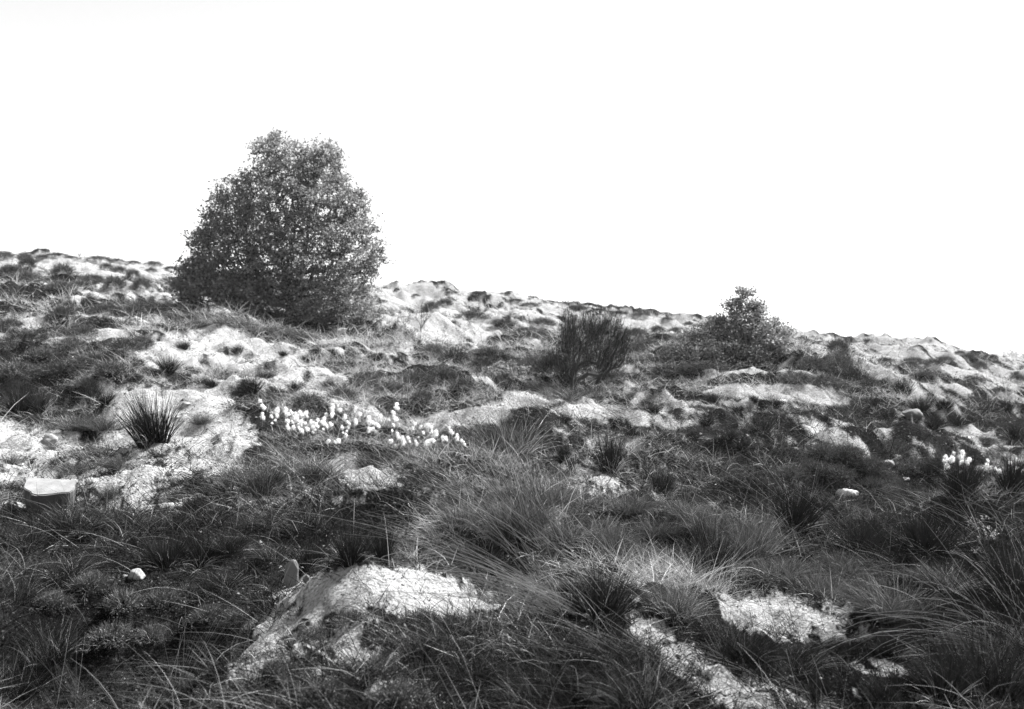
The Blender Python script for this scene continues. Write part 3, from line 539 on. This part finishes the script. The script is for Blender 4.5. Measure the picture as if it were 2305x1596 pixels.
culms('tall_grass', 390, 1570, [('stems', M_DRY, [(16, 14, 90, 190, 40, 0, .01), (10, 12, 140, 230, 20, 0, .01)])],
      'slanting straws rising right out of the dark hollow at the bottom', 'tall grass', M_DRY)
culms('tall_grass', 150, 1590, [('stems', M_DRY, [(12, 40, -110, 160, 50, 0, .01), (5, 30, 10, 200, 20, 0, .0)])],
      'thin straws leaning left in the bottom left corner', 'tall grass', M_DRY)
culms('tall_grass', 1760, 1545, [('stems', M_DRY, [(26, 40, -230, 70, 60, 0, .05), (8, 50, -60, 110, 30, 0, .02)])],
      'straws lying over the sand strip at the bottom right', 'tall grass', M_DRY)
culms('tall_grass', 1480, 1500, [('stems', M_DRY, [(22, 60, -200, 120, 80, 0, .04)])],
      'crossing straws over the big dark tussock at the bottom', 'tall grass', M_DRY)
culms('tall_grass', 1620, 1300, [('stems', M_DRY, [(14, 10, -60, 150, 26, 0, .03), (14, 10, 70, 110, 30, 0, .03)])],
      'pale splayed stems spreading from one point right of centre', 'tall grass', M_DRY)
culms('tall_grass', 1800, 1180, [('stems', M_DRY, [(20, 40, -80, 110, 70, 0, .03)])],
      'pale zigzag stems among dark rush left of the white stone', 'tall grass', M_DRY)

# ------------------------------------------------------------------ cotton grass
def cotton_meshes(v):
    bm = bmesh.new(); bmesh.ops.create_icosphere(bm, subdivisions=2, radius=.5)
    for q in bm.verts: q.co *= 1 + .6 * mn.noise(q.co * 3 + Vector((v * 5, 0, 0)))
    V = np.array([q.co[:] for q in bm.verts]); Fq = np.array([[a.index for a in f.verts] for f in bm.faces]); bm.free()
    b3 = Bag(); b3.add(V, Fq, np.ones(len(V)))
    m = 240; c = norm(rng.normal(size=(m, 3))); wind = np.array([-.35, .1, -.35])
    bl = blades(c * .25, c + rng.normal(size=(m, 3)) * .35 + wind, rng.uniform(.35, 1.25, m), .07 * np.ones(m), rng.uniform(0, .6, m), np.full(m, 1.), 2)
    q = bl[1]; b3.add(bl[0], np.concatenate([q[:, [0, 1, 2]], q[:, [0, 2, 3]]]), bl[2])
    return b3.mesh('seed_head', M_COTTON, True)
CH = [cotton_meshes(i) for i in range(4)]
def cotton(u, v, label, group, rad=4.1):
    """u, v: where the tuft itself shows; the stem goes down to the ground below it."""
    drop = rng.uniform(24, 50); p, s = PX(u, v + drop); hh = drop * s
    root = D.objects.new('cotton_grass', None); COL.objects.link(root); root.location = p; tag(root, label, 'cotton grass', group)
    root.rotation_euler = (0, 0, rng.uniform(0, 6))
    b = Bag(); off = np.array([rng.normal(0, .015), rng.normal(0, .015), hh]); tt = np.linspace(0, 1, 5)[:, None]
    tube(b, off * tt * [1, 1, 1] + np.array([.02, 0, 0]) * np.sin(tt * 3), np.full(5, .002), 1.6, 3); link('stem', b.mesh('stem', M_GRASS), root)
    for k in range(rng.choice([1, 1, 1, 2, 2, 3])):
        hd = link('seed_head', CH[rng.integers(0, 4)], root); r = rad * s * rng.uniform(.5, 1.25)
        hd.location = off + np.array([rng.normal(0, r * .8), rng.normal(0, r), -k * r * 1.4]) + np.array([.003, 0, 0]); hd.scale = (r, r, r * rng.uniform(1.0, 1.9)); hd.rotation_euler = (rng.normal(0, .5), rng.normal(0, .5), rng.uniform(0, 6))
HA = [(584,903),(592,915),(586,932),(600,940),(612,938),(622,945),(628,925),(640,920),(648,932),(655,925),(662,930),(668,936),(676,928),(684,930),(690,938),(660,948),(672,950),(684,952),(650,955),(640,948),(696,948),(704,955),(712,945),(722,950),
      (730,940),(738,932),(742,920),(748,912),(758,916),(766,922),(760,930),(748,935),(745,952),(735,958),(726,965),(715,962),(704,968),(692,965),(680,968),(668,962),(772,940),(780,950),(776,960),(770,975),(755,990),(765,992),(740,992),(785,970),(630,935),(618,952)]
for u, v in HA: cotton(u, v, 'white woolly cotton grass in the denser left drift on the left of the centre', 'cotton grass of the left drift')
HB = [(802,932),(800,945),(838,942),(848,936),(830,952),(843,955),(836,965),(850,962),(893,912),(888,930),(880,940),(890,945),(872,945),(898,942),(885,958),(880,970),(893,975),(905,985),(915,985),(920,995),(945,985),(955,975),(965,970),(975,972),(985,975),(950,962),
      (962,955),(940,955),(930,965),(968,990),(978,990),(990,985),(1010,962),(1015,970),(1008,985),(1030,978),(1038,985),(1045,992),(885,992),(960,995),(940,995)]
for u, v in HB: cotton(u, v, 'white cotton grass tuft in the looser right drift beside the sand path', 'cotton grass of the right drift')
HC = [(2122,1025),(2135,1030),(2148,1022),(2160,1018),(2168,1028),(2152,1035),(2165,1040),(2125,1038),(2178,1035),(2225,1040),(2235,1048),(2245,1055),(2272,1042),(2290,1052),(2300,1058),(2212,1045)]
for u, v in HC: cotton(u, v, 'small cotton grass tuft in the sparse group near the right edge', 'cotton grass near the right edge', 4.6)

# ------------------------------------------------------------------ trees and shrubs
def in_poly(px, py, poly):
    c = np.zeros(len(px), bool); n = len(poly)
    for i in range(n):
        x1, y1 = poly[i]; x2, y2 = poly[(i + 1) % n]
        if y1 == y2: continue
        c ^= ((y1 > py) != (y2 > py)) & (px < (x2 - x1) * (py - y1) / (y2 - y1) + x1)
    return c
def woody(name, base_px, outline, label, cat, n_clump, leaves, leaf_size, clump_r, depth_k=.8, stems=3, twig=.008, leafmat=None, dist=None, gap=.0, whips=0, low=.0):
    """outline in overview pixels; becomes a crown of real depth round the trunk."""
    leafmat = leafmat or M_LEAF
    if dist is None: p, s = PX(*base_px)
    else:
        y = dist; s = y / F / 2.25; x = (base_px[0] / 2.25 - 512) / F * y; p = np.array([x, y, float(H(x, y))])
    cx = base_px[0]; zb = HV * 2.25 - (p[2] - CAM_H) / s
    loc = [((a - cx) * s, (zb - b) * s) for a, b in outline]
    xs = [a for a, b in loc]; zs = [b for a, b in loc]
    root = D.objects.new(name, None); COL.objects.link(root); root.location = p; tag(root, label, cat)
    C = []
    while len(C) < n_clump:
        qx = rng.uniform(min(xs), max(xs), 400); qz = rng.uniform(min(zs), max(zs), 400)
        ok = in_poly(qx, qz, loc)
        for x_, z_ in zip(qx[ok], qz[ok]):
            row_x = np.linspace(min(xs), max(xs), 60); ins = in_poly(row_x, np.full(60, z_), loc)
            if not ins.any(): continue
            l, r = row_x[ins].min(), row_x[ins].max(); hw = (r - l) / 2 + .01; mid = (l + r) / 2
            lim = hw * depth_k * math.sqrt(max(0, 1 - min(1, abs((x_ - mid) / hw)) ** 2)) 
            y_ = rng.uniform(-1, 1); y_ = math.copysign(abs(y_) ** .6, y_) * lim
            C.append((x_, y_, z_))
            if len(C) >= n_clump: break
    C = np.array(C) + rng.normal(size=(len(C), 3)) * .03 * (max(zs) - min(zs)) * (.5 if leaves else 1.0)
    if gap:      # leave some sky holes
        k = fbm(C[:, 0] / .9 + 40, C[:, 2] / .9 + C[:, 1] * .3, 2, 7) > gap; C = C[k]
    # skeleton: each clump grows from the nearest lower node
    nodes = [np.zeros(3)]; par = [-1]
    for j in range(stems):
        a = j / stems * 6.28 + .5; prev = 0; top = np.array([.16 * (max(xs) - min(xs)) * math.cos(a), .12 * (max(xs) - min(xs)) * math.sin(a), max(zs) * rng.uniform(.45, .75)])
        if j == 0: top = np.array([.15 * (xs[int(np.argmax(zs))]), 0, max(zs) * .85])
        for t in np.linspace(.1, 1, 9):
            nodes.append(top * t * np.array([t ** .5, t ** .5, 1]) + rng.normal(0, .02, 3) * max(zs) * .4); par.append(prev); prev = len(nodes) - 1
    order = np.argsort(np.linalg.norm(C - [0, 0, max(zs) * .3], axis=1))
    leafn = []
    for k in order:
        c = C[k]; A = np.array(nodes); dv = c - A; dist_ = np.linalg.norm(dv, axis=1) + np.clip(A[:, 2] - c[2] + .1, 0, None) * 1.6
        b = int(np.argmin(dist_)); st = nodes[b]; ln = np.linalg.norm(c - st); m = max(1, int(ln / (.12 * max(zs) / 3 + .08))); prev = b
        for i in range(1, m + 1):
            t = i / m; q = st + (c - st) * t + np.array([0, 0, .12 * ln * math.sin(math.pi * t)]) + (rng.normal(0, .02, 3) if i < m else 0)
            nodes.append(q); par.append(prev); prev = len(nodes) - 1
        leafn.append(prev)
    wgt = np.zeros(len(nodes))
    for k in leafn:
        while k != -1: wgt[k] += 1; k = par[k]
    thick, thin = Bag(), Bag()
    for i in range(1, len(nodes)):
        if wgt[i] == 0: continue
        ra = twig * max(1, wgt[par[i]]) ** .5; rb = twig * wgt[i] ** .5
        if par[i] == 0: ra = rb * 1.3
        big = wgt[i] > max(8, .03 * n_clump)
        tube(thick, [nodes[par[i]] - (np.array([0, 0, .15]) if par[i] == 0 else 0), nodes[i]], [ra if big else min(ra, rb * 1.5), rb], rng.uniform(.7, 1.3), 5)
    link('trunk', thick.mesh('trunk', M_WOOD), root)
    if whips:      # thin upswept twigs instead of leaves
        m = len(C) * whips; k = np.repeat(np.arange(len(C)), whips); out = norm(C[k] + [0, 0, .15 * max(zs)])
        dr = out + rng.normal(size=(m, 3)) * .24 + [0, 0, .42]; bp = C[k] - norm(dr) * .12 + rng.normal(size=(m, 3)) * .05
        b_ = Bag(); b_.add(*blades(bp, dr, rng.uniform(.08, .38, m), .0042 * rng.uniform(.6, 1.3, m), rng.uniform(-.15, .1, m), np.exp(rng.normal(0, .4, m)), 2, .3)); link('twigs', b_.mesh('twigs', leafmat), root)
    if leaves:
        m = len(C) * leaves; k = np.repeat(np.arange(len(C)), leaves); cr = clump_r * rng.uniform(.6, 1.35, len(C))[k]
        dirs = norm(rng.normal(size=(m, 3))); c = C[k] + dirs * (cr * rng.uniform(.15, 1, m) ** .6)[:, None] * [1.15, 1.15, .75]
        c[:, 2] = np.maximum(c[:, 2], low + rng.uniform(0, .1, m))
        nrm = norm(rng.normal(size=(m, 3)) + [.15, 0, .9]); a = norm(np.cross(nrm, rng.normal(size=(m, 3)))); b = np.cross(nrm, a)
        L_ = leaf_size * rng.uniform(.6, 1.3, m); a = a * (L_ * .5)[:, None]; b = b * (L_ * .34)[:, None]
        fold = nrm * (L_ * .06)[:, None]
        V = np.stack([c - a, c - a * .1 + b - fold, c + a, c - a * .1 - b - fold], 1).reshape(-1, 3)
        tcl = np.exp(rng.normal(0, .16, len(C)))[k]
        bag = Bag(); bag.add(V, np.arange(m * 4).reshape(-1, 4), np.repeat(np.exp(rng.normal(0, .3, m)) * tcl, 4)); link('crown', bag.mesh('crown', leafmat), root)
    return root
BIG = [(625,292),(640,312),(662,322),(690,332),(715,325),(735,322),(762,335),(772,360),(778,400),(800,430),(825,440),(828,470),(815,495),(845,510),(845,540),(865,565),(855,600),(840,620),(862,650),(870,680),(850,715),(840,740),
       (760,752),(700,750),(640,728),(590,700),(520,690),(440,670),(405,655),(400,620),(415,590),(445,580),(432,545),(450,520),(470,500),(466,450),(480,425),(520,410),(565,390),(590,375),(570,355),(568,330),(600,318),(612,312)]
woody('tree', (660, 740), BIG, 'large broad-leaved tree with pyramidal crown standing behind the crest', 'tree', 2100, 42, .072, .21, .62, 5, .0045, None, 26.5, .09)
# its low outlying stem on the left
woody('tree', (545, 700), [(440,575),(500,560),(560,590),(600,640),(600,690),(545,694),(470,690),(405,672),(400,625),(415,600)], 'low dark side tree with visible slim trunk, left under the large tree', 'tree', 120, 56, .09, .30, .7, 2, .008, None, 25.4, .26)
SM = [(1665,650),(1705,650),(1705,680),(1715,690),(1735,712),(1760,728),(1778,745),(1765,770),(1775,790),(1740,800),(1680,812),(1600,815),(1590,770),(1570,760),(1595,735),(1610,710),(1640,700),(1625,680),(1650,672),(1665,660)]
woody('tree', (1655, 815), SM, 'small wind-bent tree with loose crown on the right skyline', 'tree', 420, 38, .055, .17, .7, 4, .0045, None, 21.3, .18)
woody('shrub', (1560, 828), [(1480,820),(1500,775),(1540,748),(1590,722),(1650,760),(1720,790),(1730,826),(1560,835)], 'low leafy shrub spreading left from the small tree', 'shrub', 190, 46, .045, .17, .8, 4, .004, M_SHRUB, 20.9)
woody('sapling', (947, 748), [(930,690),(960,672),(975,690),(965,720),(947,735),(935,720)], 'thin bare sapling on the pale sand right of the large tree', 'sapling', 60, 9, .022, .10, .8, 2, .0022, M_HEATH)
woody('sapling', (912, 745), [(890,715),(905,705),(925,720),(915,738),(898,735)], 'smaller leaning twig beside the thin bare sapling', 'sapling', 30, 6, .02, .1, .8, 2, .002, M_HEATH)
woody('sapling', (180, 584), [(170,575),(182,560),(194,570),(186,582)], 'tiny sapling breaking the left skyline', 'sapling', 20, 5, .04, .15, .8, 2, .004, M_HEATH)
woody('low_plant', (1130, 860), [(1080,850),(1090,825),(1130,815),(1180,825),(1190,850),(1130,860)], 'low broad-leaved plant in front of the heather, left of the broom bush', 'plant', 40, 26, .05, .10, .6, 3, .003)
woody('sapling', (2215, 1275), [(2190,1180),(2215,1150),(2240,1180),(2235,1240),(2215,1270),(2195,1240)], 'slender leafy shoot at right among the dark rushes', 'sapling', 14, 12, .016, .04, .6, 1, .0015)
# a bristly tuft on the right skyline
tussock('rush', 1950, 772, 14, 18, 'tiny bristly tuft on the skyline right of the small tree', None)
# broom: many upright whippy stems
woody('broom_bush', (1288, 882), [(1266,712),(1284,696),(1300,722),(1322,694),(1346,722),(1386,702),(1392,735),(1418,756),(1410,800),(1372,838),(1325,862),(1290,880),(1272,858),(1256,835),(1250,800),(1260,770),(1262,740)],
      'dark feathery broom bush of fine upswept twigs leaning right, centre', 'broom bush', 640, 0, 0, 0, .7, 10, .0032, M_BROOM, None, .3, 10)
row('fescue', 'wispy grass tuft', 'at the foot of the broom bush', [(1245, 890, 34, 70), (1285, 896, 30, 80), (1335, 890, 30, 80), (1385, 878, 24, 60), (1215, 878, 30, 60)])
# fallen branch
def stick(u, v, du, dv, r, label, seed):
    p, s = PX(u, v); bag = Bag(); n = 9; pts = []
    for i in range(n):
        t = i / (n - 1); q, _ = PX(u + du * t, v + dv * t); q = q + np.array([0, 0, .03 + .02 * math.sin(i * 1.7 + seed)]); pts.append(q - p)
    tube(bag, pts, np.linspace(r, r * .45, n), .8, 6)
    k = len(pts) // 2; tube(bag, [pts[k], pts[k] + np.array([.12, .05, .08]), pts[k] + np.array([.22, .1, .1])], [r * .5, r * .35, r * .2], .8, 4)
    o = link('fallen_branch', bag.mesh('fallen_branch', M_WOOD, True)); o.location = p; tag(o, label, 'branch')
stick(345, 752, 52, -14, .03, 'dark fallen branch lying on the slope left of the large tree', 1)
stick(1960, 934, 90, -26, .022, 'pale bent stick on the right hillside', 4)

# ------------------------------------------------------------------ far-off wood
bag = Bag()
for k in range(70):
    y = rng.uniform(560, 700); u = rng.uniform(985, 1500); x = (u - 512) / F * y; h_ = rng.uniform(4.5, 8.5) * (1 if u > 1000 else .6); z = float(H(x, y)); m = 260
    d_ = norm(rng.normal(size=(m, 3))) * rng.uniform(.3, 1, (m, 1)) * [h_ * .6, h_ * .6, h_ * .5]
    bag.add(*flakes(x + d_[:, 0], y + d_[:, 1], z + h_ * .55 + d_[:, 2], rng.uniform(.35, .9, m), rng.uniform(.6, 1.4, m), .01))
tag(link('distant_wood', bag.mesh('distant_wood', M_LEAF)), 'low far-off wood fading at the right horizon', kind='stuff')

# ------------------------------------------------------------------ the hazy air
hm, ht, ho = mat_new('hazy_air'); pv = ht.nodes.new('ShaderNodeVolumePrincipled')
pv.inputs['Color'].default_value = (.9, .9, .9, 1); pv.inputs['Density'].default_value = .0003; pv.inputs['Anisotropy'].default_value = .2
ht.links.new(pv.outputs[0], ho.inputs['Volume'])
bm = bmesh.new(); bmesh.ops.create_cube(bm, size=1); me = D.meshes.new('haze'); bm.to_mesh(me); bm.free(); me.materials.append(hm)
hz = link('haze', me); hz.scale = (12400, 12400, 34); hz.location = (0, 0, 13.5); tag(hz, 'thin pale air between the camera and the far trees', kind='stuff')
